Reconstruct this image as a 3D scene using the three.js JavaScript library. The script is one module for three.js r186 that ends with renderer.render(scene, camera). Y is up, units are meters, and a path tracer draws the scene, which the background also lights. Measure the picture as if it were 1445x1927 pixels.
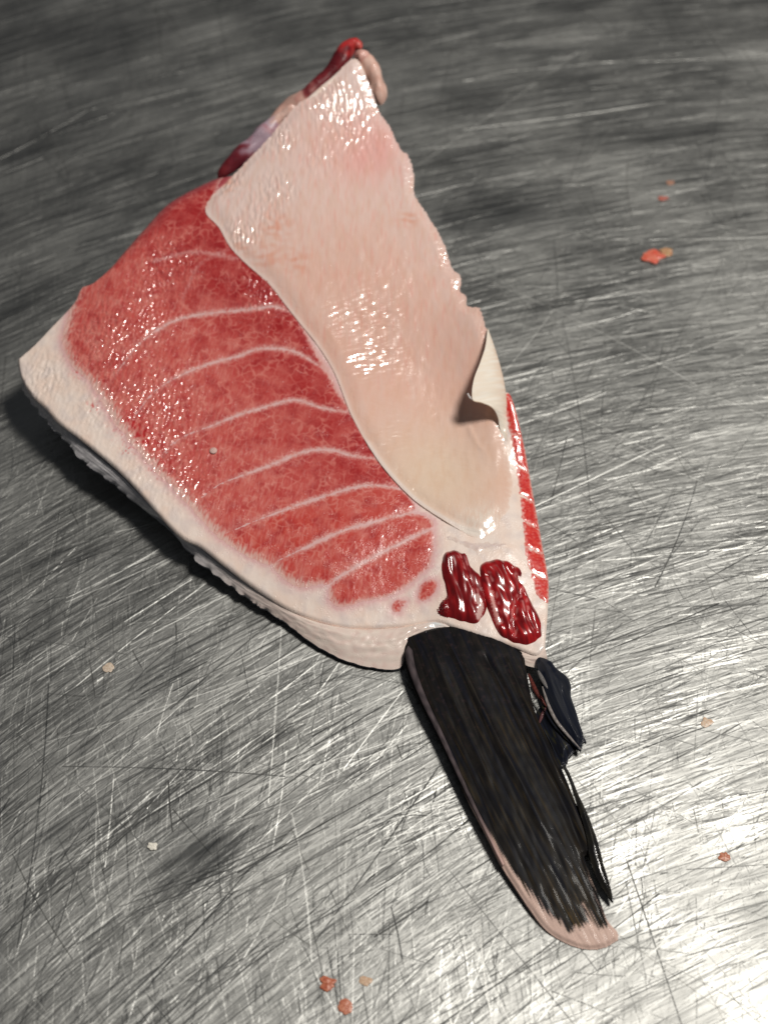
import * as THREE from 'three';
import { mergeGeometries } from 'three/addons/utils/BufferGeometryUtils.js';
import { RectAreaLightUniformsLib } from 'three/addons/lights/RectAreaLightUniformsLib.js';
import { RoundedBoxGeometry } from 'three/addons/geometries/RoundedBoxGeometry.js';
import { createNoise2D } from 'simplex-noise';

// ---------------------------------------------------------------- camera, light, exposure
const scene = new THREE.Scene();
const FOV = 40, TILT = THREE.MathUtils.degToRad(35), DIST = 0.62;
const camera = new THREE.PerspectiveCamera(FOV, 767 / 1024, 0.05, 20);
camera.position.set(0, DIST * Math.cos(TILT), DIST * Math.sin(TILT));
camera.lookAt(0, 0, 0);
camera.focus = 0.56;
camera.userData.fStop = 7.0;
scene.background = new THREE.Color().setRGB(0.055, 0.058, 0.063);        // dim kitchen round the table
const renderer = new THREE.WebGLRenderer();
renderer.toneMapping = THREE.LinearToneMapping;
renderer.toneMappingExposure = 1.0;
renderer.shadowMap.enabled = true;

RectAreaLightUniformsLib.init();
const LAMP = new THREE.Vector3(0.60, 1.46, -0.08), AIM = new THREE.Vector3(0, 0, -0.02);
const lampSize = 0.3;
{
  const lampLight = new THREE.RectAreaLight(new THREE.Color(1.0, 0.96, 0.895), 80, lampSize, lampSize);
  lampLight.name = 'lamp_glow'; lampLight.position.copy(LAMP); lampLight.lookAt(AIM); lampLight.castShadow = true;
  scene.add(lampLight);
  const lamp = new THREE.Group(); lamp.name = 'work_lamp'; lamp.position.copy(LAMP); lamp.lookAt(AIM); scene.add(lamp);   // +z of a Group faces AIM
  lamp.userData = { label: 'square white work lamp hanging over the steel table', category: 'lamp' };
  const face = new THREE.Mesh(new THREE.PlaneGeometry(lampSize, lampSize), new THREE.MeshStandardMaterial({ color: 0x222222, emissive: 0xfff2e0, emissiveIntensity: 1 }));
  face.name = 'lamp_diffuser'; face.position.z = -0.01; lamp.add(face);
  const shell = new THREE.Mesh(new RoundedBoxGeometry(lampSize + 0.03, lampSize + 0.03, 0.05, 3, 0.008), new THREE.MeshStandardMaterial({ color: 0xbfbfbf, roughness: 0.5 }));
  shell.name = 'lamp_housing'; shell.position.z = -0.04; lamp.add(shell);
}

// ---------------------------------------------------------------- small maths
function rng(seed) { let a = seed >>> 0; return () => { a = (a + 0x6d2b79f5) | 0; let t = Math.imul(a ^ (a >>> 15), 1 | a); t = (t + Math.imul(t ^ (t >>> 7), 61 | t)) ^ t; return ((t ^ (t >>> 14)) >>> 0) / 4294967296; }; }
const N1 = createNoise2D(rng(11)), N2 = createNoise2D(rng(23)), N3 = createNoise2D(rng(37));
const clamp = (x, a = 0, b = 1) => Math.min(b, Math.max(a, x));
const sstep = (a, b, x) => { const t = clamp((x - a) / (b - a)); return t * t * (3 - 2 * t); };
const lerp = (a, b, t) => a + (b - a) * t;
const mixc = (a, b, t) => { t = clamp(t); return [lerp(a[0], b[0], t), lerp(a[1], b[1], t), lerp(a[2], b[2], t)]; };
const s2l = (v) => { v = clamp(v / 255); return v <= 0.04045 ? v / 12.92 : Math.pow((v + 0.055) / 1.055, 2.4); };
const fbm = (N, x, y, o = 4) => { let s = 0, a = 0.5, f = 1; for (let i = 0; i < o; i++) { s += a * N(x * f + i * 17.3, y * f - i * 9.1); f *= 2; a *= 0.5; } return s; };
function hash2(i, j, k) { let h = Math.imul(i, 374761393) ^ Math.imul(j, 668265263) ^ Math.imul(k, 1274126177); h = Math.imul(h ^ (h >>> 13), 1274126177); return ((h ^ (h >>> 16)) >>> 0) / 4294967296; }
function worley(x, y) {       // distance to the second nearest cell point minus the nearest: 0 on the cell walls
  const xi = Math.floor(x), yi = Math.floor(y); let f1 = 9, f2 = 9;
  for (let j = -1; j <= 1; j++) for (let i = -1; i <= 1; i++) {
    const cx = xi + i, cy = yi + j, dx = cx + hash2(cx, cy, 1) - x, dy = cy + hash2(cx, cy, 2) - y, d = dx * dx + dy * dy;
    if (d < f1) { f2 = f1; f1 = d; } else if (d < f2) f2 = d;
  }
  return Math.sqrt(f2) - Math.sqrt(f1);
}
const gauss = (x, s) => Math.exp(-(x * x) / (2 * s * s));

// Thin plate spline through scattered heights.
function spline2(points, smooth = 1e-3) {
  const n = points.length, m = n + 3, cx = points.reduce((s, p) => s + p[0], 0) / n, cy = points.reduce((s, p) => s + p[1], 0) / n, sc = 1 / Math.max(...points.map((p) => Math.hypot(p[0] - cx, p[1] - cy)));
  const q = points.map((p) => [(p[0] - cx) * sc, (p[1] - cy) * sc]), K = (r2) => (r2 < 1e-12 ? 0 : 0.5 * r2 * Math.log(r2));
  const A = Array.from({ length: m }, () => new Float64Array(m + 1));
  for (let i = 0; i < n; i++) {
    for (let j = 0; j < n; j++) A[i][j] = K((q[i][0] - q[j][0]) ** 2 + (q[i][1] - q[j][1]) ** 2) + (i === j ? smooth : 0);
    A[i][n] = A[n][i] = 1; A[i][n + 1] = A[n + 1][i] = q[i][0]; A[i][n + 2] = A[n + 2][i] = q[i][1]; A[i][m] = points[i][2];
  }
  for (let c = 0; c < m; c++) {
    let p = c; for (let r = c + 1; r < m; r++) if (Math.abs(A[r][c]) > Math.abs(A[p][c])) p = r;
    [A[c], A[p]] = [A[p], A[c]];
    for (let r = 0; r < m; r++) if (r !== c) { const f = A[r][c] / A[c][c]; if (f) for (let k = c; k <= m; k++) A[r][k] -= f * A[c][k]; }
  }
  const w = A.map((row, i) => row[m] / row[i]);
  return (x, y) => { const X = (x - cx) * sc, Y = (y - cy) * sc; let s = w[n] + w[n + 1] * X + w[n + 2] * Y; for (let i = 0; i < n; i++) s += w[i] * K((X - q[i][0]) ** 2 + (Y - q[i][1]) ** 2); return s; };
}

// A place seen in the photograph (pixels of 1445 x 1927) at a height over the table: [x, y, z] in millimetres.
const FP = 963.5 / Math.tan(THREE.MathUtils.degToRad(FOV / 2)), CO = Math.cos(TILT), SI = Math.sin(TILT);
function at(px, py, h = 0) {
  const u = (px - 722.5) / FP, v = -(py - 963.5) / FP;
  const d = [u, -CO + v * SI, -SI - v * CO], t = (h - 1000 * DIST * CO) / d[1];
  return [d[0] * t, h, 1000 * DIST * SI + d[2] * t];
}

// Closed smooth outline through points [x, z]; corners are points with a third entry.
function smoothLoop(pts, per = 5, closed = true) {
  const out = [], n = pts.length, g = (i) => (closed ? pts[(i + n) % n] : pts[clamp(i, 0, n - 1)]);
  for (let i = 0; i < (closed ? n : n - 1); i++) {
    const a = g(i - 1), b = g(i), c = g(i + 1), d = g(i + 2);
    const ta = b[2] ? [(c[0] - b[0]) * 0.5, (c[1] - b[1]) * 0.5] : [(c[0] - a[0]) * 0.5, (c[1] - a[1]) * 0.5], tb = c[2] ? [(c[0] - b[0]) * 0.5, (c[1] - b[1]) * 0.5] : [(d[0] - b[0]) * 0.5, (d[1] - b[1]) * 0.5];
    for (let k = 0; k < per; k++) { const t = k / per, t2 = t * t, t3 = t2 * t, h1 = 2 * t3 - 3 * t2 + 1, h2 = t3 - 2 * t2 + t, h3 = -2 * t3 + 3 * t2, h4 = t3 - t2; out.push([h1 * b[0] + h2 * ta[0] + h3 * c[0] + h4 * tb[0], h1 * b[1] + h2 * ta[1] + h3 * c[1] + h4 * tb[1]]); }
  }
  if (!closed) out.push(pts[n - 1]);
  return out;
}
// Signed distance (mm, positive inside) to a closed polygon.
function polygon(pts) {
  const n = pts.length, X = Float64Array.from(pts, (p) => p[0]), Z = Float64Array.from(pts, (p) => p[1]);
  const box = [Math.min(...X), Math.max(...X), Math.min(...Z), Math.max(...Z)];
  const f = (x, z) => {
    let best = 1e18, inside = false;
    for (let i = 0, j = n - 1; i < n; j = i++) {
      const ex = X[j] - X[i], ez = Z[j] - Z[i], wx = x - X[i], wz = z - Z[i], t = clamp((wx * ex + wz * ez) / (ex * ex + ez * ez + 1e-12)), dx = wx - ex * t, dz = wz - ez * t, d = dx * dx + dz * dz;
      if (d < best) best = d;
      if (Z[i] > z !== Z[j] > z && x < (ex * (z - Z[i])) / ez + X[i]) inside = !inside;
    }
    return (inside ? 1 : -1) * Math.sqrt(best);
  };
  f.box = box; return f;
}
// Distance to an open polyline and how far along it (0..1) the nearest place lies.
function polyline(pts) {
  const len = [0]; for (let i = 1; i < pts.length; i++) len.push(len[i - 1] + Math.hypot(pts[i][0] - pts[i - 1][0], pts[i][1] - pts[i - 1][1]));
  const L = len[len.length - 1];
  return (x, z) => { let best = 1e18, s = 0; for (let i = 1; i < pts.length; i++) { const a = pts[i - 1], ex = pts[i][0] - a[0], ez = pts[i][1] - a[1], wx = x - a[0], wz = z - a[1], t = clamp((wx * ex + wz * ez) / (ex * ex + ez * ez + 1e-12)), d = (wx - ex * t) ** 2 + (wz - ez * t) ** 2; if (d < best) { best = d; s = (len[i - 1] + t * (len[i] - len[i - 1])) / L; } } return [Math.sqrt(best), s]; };
}

// A closed slab over the plan region where sdf > 0: top surface, side wall, underside. Everything in mm, built in metres.
function slab({ box, step, sdf, top, bottom, color, under, wallColor }) {
  const [x0, x1, z0, z1] = box, nx = Math.ceil((x1 - x0) / step) + 1, nz = Math.ceil((z1 - z0) / step) + 1;
  const D = new Float64Array(nx * nz), id = new Int32Array(nx * nz).fill(-1), px = [], pz = [], pd = [], edge = new Map();
  for (let j = 0; j < nz; j++) for (let i = 0; i < nx; i++) { let d = sdf(x0 + i * step, z0 + j * step); if (Math.abs(d) < step * 0.02) d = step * 0.02; D[j * nx + i] = d; }
  const node = (k) => { if (id[k] < 0) { id[k] = px.length; px.push(x0 + (k % nx) * step); pz.push(z0 + Math.floor(k / nx) * step); pd.push(D[k]); } return id[k]; };
  const cut = (a, b) => { const key = a < b ? a * 8388608 + b : b * 8388608 + a; if (!edge.has(key)) { const t = D[a] / (D[a] - D[b]); edge.set(key, px.length); px.push(x0 + step * lerp(a % nx, b % nx, t)); pz.push(z0 + step * lerp(Math.floor(a / nx), Math.floor(b / nx), t)); pd.push(0); } return edge.get(key); };
  const tri = [], rim = [];
  const doTri = (a, b, c) => {
    const inn = [a, b, c].map((k) => D[k] > 0), n = inn.filter(Boolean).length;
    if (!n) return;
    if (n === 3) return void tri.push(node(a), node(b), node(c));
    while (!(inn[0] && (n === 1 || !inn[2]))) { [a, b, c] = [b, c, a]; inn.push(inn.shift()); }
    if (n === 1) { const p = cut(a, b), q = cut(a, c); tri.push(node(a), p, q); rim.push([p, q]); }
    else { const p = cut(b, c), q = cut(a, c); tri.push(node(a), node(b), p, node(a), p, q); rim.push([p, q]); }
  };
  for (let j = 0; j < nz - 1; j++) for (let i = 0; i < nx - 1; i++) { const a = j * nx + i, b = a + 1, c = a + nx, d = c + 1; if ((i + j) & 1) { doTri(a, c, b); doTri(b, c, d); } else { doTri(a, c, d); doTri(a, d, b); } }
  const n = px.length, P = new Float32Array(n * 3), C = new Float32Array(n * 3), U = new Float32Array(n * 2), bot = new Float32Array(n);
  for (let k = 0; k < n; k++) {
    const h = top(px[k], pz[k], pd[k]), c = color(px[k], pz[k], pd[k], h);
    P.set([px[k] / 1000, h / 1000, pz[k] / 1000], k * 3); C.set([s2l(c[0]), s2l(c[1]), s2l(c[2])], k * 3); U.set([px[k] / 1000, -pz[k] / 1000], k * 2);
    bot[k] = Math.min(bottom(px[k], pz[k], pd[k], h), h - 0.02) / 1000;
  }
  const make = (pos, col, uv, index) => { const g = new THREE.BufferGeometry(); g.setAttribute('position', new THREE.BufferAttribute(pos, 3)); g.setAttribute('color', new THREE.BufferAttribute(col, 3)); g.setAttribute('uv', new THREE.BufferAttribute(uv, 2)); g.setIndex(index); g.computeVertexNormals(); return g; };
  const parts = [make(P, C, U, tri)];
  const Pb = P.slice(), Cb = C.slice(); for (let k = 0; k < n; k++) { Pb[k * 3 + 1] = bot[k]; if (under) Cb.set(under.map(s2l), k * 3); }
  const back = []; for (let k = 0; k < tri.length; k += 3) back.push(tri[k], tri[k + 2], tri[k + 1]);
  parts.push(make(Pb, Cb, U.slice(), back));
  const rp = [], rc = [], ru = [], ri = [], rid = new Map(); const rv = (k) => { if (!rid.has(k)) { rid.set(k, rp.length / 3); const c = wallColor ? wallColor.map(s2l) : [C[k * 3], C[k * 3 + 1], C[k * 3 + 2]]; for (const y of [P[k * 3 + 1], bot[k]]) { rp.push(P[k * 3], y, P[k * 3 + 2]); rc.push(...c); ru.push(U[k * 2] + y, U[k * 2 + 1]); } } return rid.get(k); };
  for (const [p, q] of rim) { const a = rv(p), b = rv(q); ri.push(a, b + 1, b, a, a + 1, b + 1); }
  parts.push(make(new Float32Array(rp), new Float32Array(rc), new Float32Array(ru), ri));
  return mergeGeometries(parts);
}
// A strip of rows; point(s, t) gives [x, y, z] mm, color(s, t) sRGB; closed in t when loop.
function strip(ns, nt, point, color, flip = false) {
  const P = [], C = [], U = [], I = [];
  for (let i = 0; i <= ns; i++) for (let j = 0; j <= nt; j++) { const p = point(i / ns, j / nt), c = color(i / ns, j / nt, p); P.push(p[0] / 1000, p[1] / 1000, p[2] / 1000); C.push(s2l(c[0]), s2l(c[1]), s2l(c[2])); U.push(p[0] / 1000, (p[1] - p[2]) / 1000); }
  for (let i = 0; i < ns; i++) for (let j = 0; j < nt; j++) { const a = i * (nt + 1) + j, b = a + 1, c = a + nt + 1, d = c + 1; flip ? I.push(a, b, c, b, d, c) : I.push(a, c, b, b, c, d); }
  const g = new THREE.BufferGeometry(); g.setAttribute('position', new THREE.Float32BufferAttribute(P, 3)); g.setAttribute('color', new THREE.Float32BufferAttribute(C, 3)); g.setAttribute('uv', new THREE.Float32BufferAttribute(U, 2)); g.setIndex(I); g.computeVertexNormals(); return g;
}
function along(pts) { // point at 0..1 along smooth open curve of [..] vectors
  const c = new THREE.CatmullRomCurve3(pts.map((p) => new THREE.Vector3(p[0], p[1], p[2] ?? 0)), false, 'centripetal'); c.arcLengthDivisions = 400; return (t) => { const v = c.getPointAt(clamp(t)); return [v.x, v.y, v.z]; };
}
function part(name, geometry, material, parent, label) { const m = new THREE.Mesh(geometry, material); m.name = name; m.castShadow = m.receiveShadow = true; if (label) m.userData.label = label; (parent ?? scene).add(m); return m; }

// ---------------------------------------------------------------- materials
function grainTexture(size, seed, f) { // tiling relief, 0..1
  const r = rng(seed), data = new Uint8Array(size * size * 4);
  for (let y = 0; y < size; y++) for (let x = 0; x < size; x++) { const v = clamp(0.5 + 0.5 * f(x / size, y / size)) * 255, o = (y * size + x) * 4; data[o] = data[o + 1] = data[o + 2] = v; data[o + 3] = 255; }
  const t = new THREE.DataTexture(data, size, size); t.wrapS = t.wrapT = THREE.MirroredRepeatWrapping; t.magFilter = THREE.LinearFilter; t.needsUpdate = true; return t;
}
const wetGrain = grainTexture(1024, 5, (u, v) => { const k = sstep(-0.1, 0.7, N3(u * 7, v * 7)); return -0.8 + 0.12 * fbm(N1, u * 26, v * 26, 3) + 0.04 * N2(u * 110, v * 110) + (0.25 + k) * 1.1 * Math.pow(Math.max(0, N2(u * 46 + 3, v * 46)), 2.2) + k * 0.8 * Math.pow(Math.max(0, N1(u * 80 + 9, v * 80)), 2); }); wetGrain.repeat.set(18, 18);   // one tile = 55 mm
const M = {};
M.fat = new THREE.MeshPhysicalMaterial({ vertexColors: true, roughness: 0.3, ior: 1.42, bumpMap: wetGrain, bumpScale: 0.00012, clearcoat: 0.4, clearcoatRoughness: 0.08 });
M.flesh = new THREE.MeshPhysicalMaterial({ vertexColors: true, roughness: 0.24, ior: 1.42, bumpMap: wetGrain, bumpScale: 0.00016, clearcoat: 1, clearcoatRoughness: 0.07 });
M.lining = new THREE.MeshPhysicalMaterial({ vertexColors: true, roughness: 0.22, ior: 1.42, bumpMap: wetGrain, bumpScale: 0.00006, clearcoat: 1, clearcoatRoughness: 0.07 });
M.flap = new THREE.MeshPhysicalMaterial({ vertexColors: true, roughness: 0.7, ior: 1.35, transmission: 0.15, thickness: 0, side: THREE.DoubleSide, clearcoat: 0.6, clearcoatRoughness: 0.2 });
M.skin = new THREE.MeshPhysicalMaterial({ vertexColors: true, roughness: 0.28, ior: 1.45, bumpMap: wetGrain, bumpScale: 0.00012, clearcoat: 0.9, clearcoatRoughness: 0.1 });
M.dark = new THREE.MeshPhysicalMaterial({ vertexColors: true, roughness: 0.28, ior: 1.42, clearcoat: 0.7, clearcoatRoughness: 0.11 });
M.tissue = new THREE.MeshPhysicalMaterial({ vertexColors: true, roughness: 0.34, ior: 1.4, bumpMap: wetGrain, bumpScale: 0.0004 });
M.fin = new THREE.MeshPhysicalMaterial({ vertexColors: true, roughness: 0.42, ior: 1.35, specularIntensity: 0.2, clearcoat: 0.03, clearcoatRoughness: 0.07 });
M.wetFin = new THREE.MeshPhysicalMaterial({ vertexColors: true, roughness: 0.3, ior: 1.4, specularIntensity: 0.4, clearcoat: 0.8, clearcoatRoughness: 0.06 });

// ---------------------------------------------------------------- the steel table
{
  const SPAN = 0.62, X0 = -0.31, Z0 = -0.39, W = 2048, K = W / (SPAN * 1000);   // the texture covers 0.68 m of table; K = pixels per mm
  const r = rng(77), mk = () => { const c = document.createElement('canvas'); c.width = c.height = W; return [c, c.getContext('2d')]; };
  const [nc, ng] = mk(), [cc, cg] = mk(), [rc, rg] = mk();
  ng.fillStyle = 'rgb(128,128,255)'; ng.fillRect(0, 0, W, W);
  cg.fillStyle = 'rgb(156,156,153)'; cg.fillRect(0, 0, W, W);
  rg.fillStyle = 'rgb(132,132,132)'; rg.fillRect(0, 0, W, W);
  // wiping and sliding has worn arcs round a far corner of the table; knives and pans have scratched every way
  const CX = (0.30 - X0) / SPAN * W, CZ = (0.62 - Z0) / SPAN * W;
  const stroke = (g, x, y, dir, len, bend, style, width, alpha) => { g.globalAlpha = alpha; g.strokeStyle = style; g.lineWidth = width; g.beginPath(); const dx = Math.cos(dir), dy = Math.sin(dir); g.moveTo(x - dx * len / 2, y - dy * len / 2); g.quadraticCurveTo(x - dy * bend, y + dx * bend, x + dx * len / 2, y + dy * len / 2); g.stroke(); };
  const facet = (dir, tilt) => { const nx = -Math.sin(dir) * tilt, nz = Math.cos(dir) * tilt; return `rgb(${Math.round(clamp(0.5 + 0.5 * nx) * 255)},${Math.round(clamp(0.5 - 0.5 * nz) * 255)},${Math.round((0.5 + 0.5 * Math.sqrt(Math.max(0, 1 - tilt * tilt))) * 255)})`; };
  const arc = (x, y) => Math.atan2(CX - x, y - CZ) ;
  const gaussR = () => (r() + r() + r() + r() - 2) * 0.87;
  for (let k = 0; k < 170000; k++) { const x = r() * W, y = r() * W, wild = r() < 0.42, d = wild ? (r() < 0.5 ? 1.5 + gaussR() * 0.5 : r() * Math.PI) : arc(x, y) + gaussR() * 0.22; stroke(ng, x, y, d, 10 + 130 * Math.pow(r(), 3), gaussR() * 2, facet(d, gaussR() * 0.56), 0.45 + 0.6 * r(), 0.2 + 0.6 * r()); }
  for (let k = 0; k < 9000; k++) { const x = r() * W, y = r() * W, wild = r() < 0.22, d = wild ? r() * Math.PI : arc(x, y) + gaussR() * 0.16, len = 60 + 420 * Math.pow(r(), 2.2); stroke(ng, x, y, d, len, gaussR() * len * 0.04 - len * 0.02, facet(d, gaussR() * 0.5), 0.6 + 0.8 * r(), 0.35 + 0.6 * r()); }
  for (let k = 0; k < 200; k++) {   // bundles of parallel scratches from one stroke
    const x = r() * W, y = r() * W, d = arc(x, y) + gaussR() * 0.22, len = 60 + 260 * r(), n = 3 + Math.floor(r() * 10), sp = 2 + 5 * r(), tilt = gaussR() * 0.4;
    for (let i = 0; i < n; i++) { const o = (i - n / 2) * sp * (0.6 + 0.8 * r()), l = len * (0.5 + 0.6 * r()), a = (r() - 0.5) * len * 0.4; stroke(ng, x - Math.sin(d) * o + Math.cos(d) * a, y + Math.cos(d) * o + Math.sin(d) * a, d, l, -l * 0.03, facet(d, tilt * (0.6 + 0.8 * r())), 0.6 + 0.8 * r(), 0.4 + 0.4 * r()); }
  }
  // grime caught in knife scratches: thin dark lines, mostly across the wiping direction
  for (let k = 0; k < 300; k++) { const x = r() * W, y = r() * W, d = 1.15 + gaussR() * 0.5, len = 20 + 150 * Math.pow(r(), 2), w = 0.6 + 0.6 * r(), a = 0.25 + 0.4 * r(), b = gaussR() * len * 0.06; stroke(cg, x, y, d, len, b, 'rgb(74,72,68)', w * 0.8, a); stroke(ng, x, y, d, len, b, facet(d, 0.35 * (r() < 0.5 ? -1 : 1)), w, 0.7); }
  for (let k = 0; k < 9; k++) { const x = r() * W, y = r() * W, d = 0.9 + gaussR() * 0.5, len = 180 + 420 * r(), b = gaussR() * len * 0.1; stroke(cg, x, y, d, len, b, 'rgb(66,64,60)', 0.9, 0.5); }
  // greasy smudges fill the scratches and leave the steel smoother there
  for (const [px, py, rx, ry, turn, al] of [[375, 1600, 36, 17, -0.5, 0.8], [250, 1290, 42, 15, -0.6, 0.5], [110, 1560, 30, 11, -0.6, 0.5], [1260, 1330, 26, 12, -0.2, 0.45], [980, 400, 60, 22, -0.2, 0.4]]) {
    const q = at(px, py, 0);
    for (const g of [ng, rg]) { g.save(); g.translate((q[0] / 1000 - X0) / SPAN * W, (q[2] / 1000 - Z0) / SPAN * W); g.rotate(turn); g.scale(rx * K, ry * K); const gr = g.createRadialGradient(0, 0, 0.1, 0, 0, 1), col = g === ng ? '128,128,255' : '58,58,58'; gr.addColorStop(0, `rgba(${col},${al})`); gr.addColorStop(0.5, `rgba(${col},${al * 0.5})`); gr.addColorStop(1, `rgba(${col},0)`); g.globalAlpha = 1; g.fillStyle = gr; g.beginPath(); g.arc(0, 0, 1, 0, 7); g.fill(); g.restore(); }
  }
  for (let k = 0; k < 9000; k++) { const x = r() * W, y = r() * W, d = arc(x, y) + gaussR() * 0.3; stroke(ng, x, y, d, 10 + 90 * Math.pow(r(), 3), gaussR() * 2, facet(d, gaussR() * 0.45), 0.45 + 0.5 * r(), 0.3 + 0.5 * r()); }
  // dull film and smears: colour and roughness vary in drawn-out patches
  const cd = cg.getImageData(0, 0, W, W), rd = rg.getImageData(0, 0, W, W);
  for (let y = 0; y < W; y++) for (let x = 0; x < W; x++) {
    const a = Math.atan2(y - CZ, x - CX), q = Math.hypot(x - CX, y - CZ), o = (y * W + x) * 4;
    const m = fbm(N1, q / 150, a * 5, 3), f = N2(q / 9, a * 14), film = N3(x / 210, y / 260) + 0.5 * N1(x / 70, y / 90);
    const t = 1 + 0.10 * m + 0.05 * f, g = rd.data[o] + 20 * m + 13 * film + 16 * f;
    cd.data[o] *= t; cd.data[o + 1] *= t; cd.data[o + 2] *= t; rd.data[o + 1] = clamp(g, 60, 235);
  }
  cg.putImageData(cd, 0, 0); rg.putImageData(rd, 0, 0);
  const tex = (c, srgb) => { const t = new THREE.CanvasTexture(c); if (srgb) t.colorSpace = THREE.SRGBColorSpace; t.wrapS = t.wrapT = THREE.MirroredRepeatWrapping; t.anisotropy = 8; return t; };
  const steel = new THREE.MeshPhysicalMaterial({ color: 0xffffff, map: tex(cc, true), metalness: 1, roughness: 1, roughnessMap: tex(rc), normalMap: tex(nc), normalScale: new THREE.Vector2(1, 1) });
  const g = new RoundedBoxGeometry(1.7, 0.04, 1.5, 4, 0.006), p = g.attributes.position, uv = new Float32Array(p.count * 2);
  g.translate(0, -0.02, -0.1);
  for (let k = 0; k < p.count; k++) uv.set([(p.getX(k) - X0) / SPAN, 1 - (p.getZ(k) - Z0) / SPAN], k * 2);
  g.setAttribute('uv', new THREE.BufferAttribute(uv, 2));
  const table = part('steel_table', g, steel); table.userData = { label: 'stainless steel work table top covered in fine arc-shaped scratches', category: 'table' };
}

// ---------------------------------------------------------------- the collar: heights (photo place, mm over the table)
const collar = new THREE.Group(); collar.name = 'fish_collar';
collar.userData = { label: 'cut raw tuna collar with red flesh, pale lining and a black fin', category: 'fish' };
scene.add(collar);
const HT = [[33, 690, 29], [100, 620, 33], [155, 550, 37], [215, 520, 41], [280, 440, 47], [400, 340, 55], [500, 265, 63], [600, 165, 75], [663, 105, 82], [60, 750, 27], [125, 812, 25.5], [249, 924, 21], [332, 1007, 17.5], [415, 1074, 13.5], [498, 1124, 10.5], [600, 1165, 7.6], [700, 1188, 6.6], [800, 1175, 7.6], [830, 1165, 9],
  [160, 690, 31], [250, 700, 31], [220, 610, 36], [350, 850, 23], [300, 560, 38], [330, 690, 31], [450, 600, 36], [450, 800, 25], [550, 720, 29], [600, 900, 21], [450, 980, 18.5], [650, 1050, 16], [760, 1030, 16], [780, 1120, 10.5], [700, 1130, 10], [580, 1090, 13.5],
  [388, 395, 52], [430, 455, 48.5], [505, 530, 43], [560, 600, 37.5], [655, 765, 28], [730, 890, 22], [820, 968, 18], [905, 1003, 16.5],
  [620, 200, 70.5], [560, 350, 57], [650, 350, 56], [700, 500, 44], [600, 480, 46.5], [690, 600, 35.5], [700, 680, 29.5], [800, 750, 23], [850, 880, 18], [780, 600, 35], [750, 820, 22.5],
  [720, 205, 69], [780, 350, 55], [836, 460, 46.5], [868, 548, 39.5], [905, 590, 39], [935, 680, 33], [948, 760, 27.5], [850, 700, 27], [880, 790, 21], [960, 850, 20.5], [990, 875, 17], [950, 950, 17.5], [1007, 962, 14], [1019, 1029, 12.5], [1031, 1100, 11], [1028, 1161, 10], [1030, 1250, 8],
  [870, 1020, 16.5], [960, 1030, 16], [870, 1180, 9.5], [930, 1205, 8.5]];
const HB = [[55, 741, 17], [33, 690, 18], [155, 550, 17], [156, 862, 14], [257, 945, 11], [374, 1057, 7], [465, 1128, 4], [598, 1217, 2], [700, 1256, 0.5], [758, 1256, 0.5], [820, 1193, 6], [903, 1228, 6], [1031, 1266, 4], [400, 340, 26], [663, 105, 52], [780, 350, 36], [868, 548, 20], [948, 760, 10], [1019, 1029, 4], [1030, 1150, 3], [600, 700, 0.5], [750, 900, 0.5], [450, 850, 1.5], [500, 550, 5], [650, 400, 22], [300, 650, 8]];
const hPhoto = spline2(HT), bPhoto = spline2(HB);
const place = (x, y, lift = 0) => at(x, y, hPhoto(x, y) + lift);
const Htop = spline2(HT.map((p) => { const q = at(p[0], p[1], p[2]); return [q[0], q[2], p[2]]; }));
const Hbot = spline2(HB.map((p) => { const q = at(p[0], p[1], p[2]); return [q[0], q[2], p[2]]; }));
const flat = (list, lift = 0) => list.map((p) => { const q = place(p[0], p[1], lift); return p[2] ? [q[0], q[2], 1] : [q[0], q[2]]; });
const region = (list, lift = 0, per = 5) => polygon(smoothLoop(flat(list, lift), per));
const line = (list, lift = 0, per = 5) => polyline(smoothLoop(flat(list, lift), per, false));
const padded = (f, m = 1) => [f.box[0] - m, f.box[1] + m, f.box[2] - m, f.box[3] + m];

const EDGE = [[60, 746], [88, 773], [108, 796], [126, 811], [166, 841], [239, 904], [332, 1007], [380, 1035], [432, 1076], [496, 1123], [554, 1158], [612, 1178], [671, 1188], [758, 1184], [820, 1176]];   // lower arris of the cut face
const bodyOutline = [[36, 682, 1], [70, 652], [100, 620], [140, 578], [155, 549], [178, 538], [208, 507], [236, 466], [268, 422], [315, 372], [400, 328], [470, 312], [520, 262], [575, 200], [630, 152], [664, 122], [684, 140], [704, 205], [744, 282], [770, 355], [824, 460], [852, 530], [868, 585], [905, 620], [928, 690], [940, 745], [955, 745], [966, 768], [978, 815], [992, 882], [1007, 962], [1019, 1029], [1031, 1099], [1029, 1161], [1024, 1225, 1], [1007, 1238], [965, 1222], [924, 1209], [860, 1188], ...EDGE.slice().reverse(), [42, 715]];
const body = region(bodyOutline, -2.5);
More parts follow.
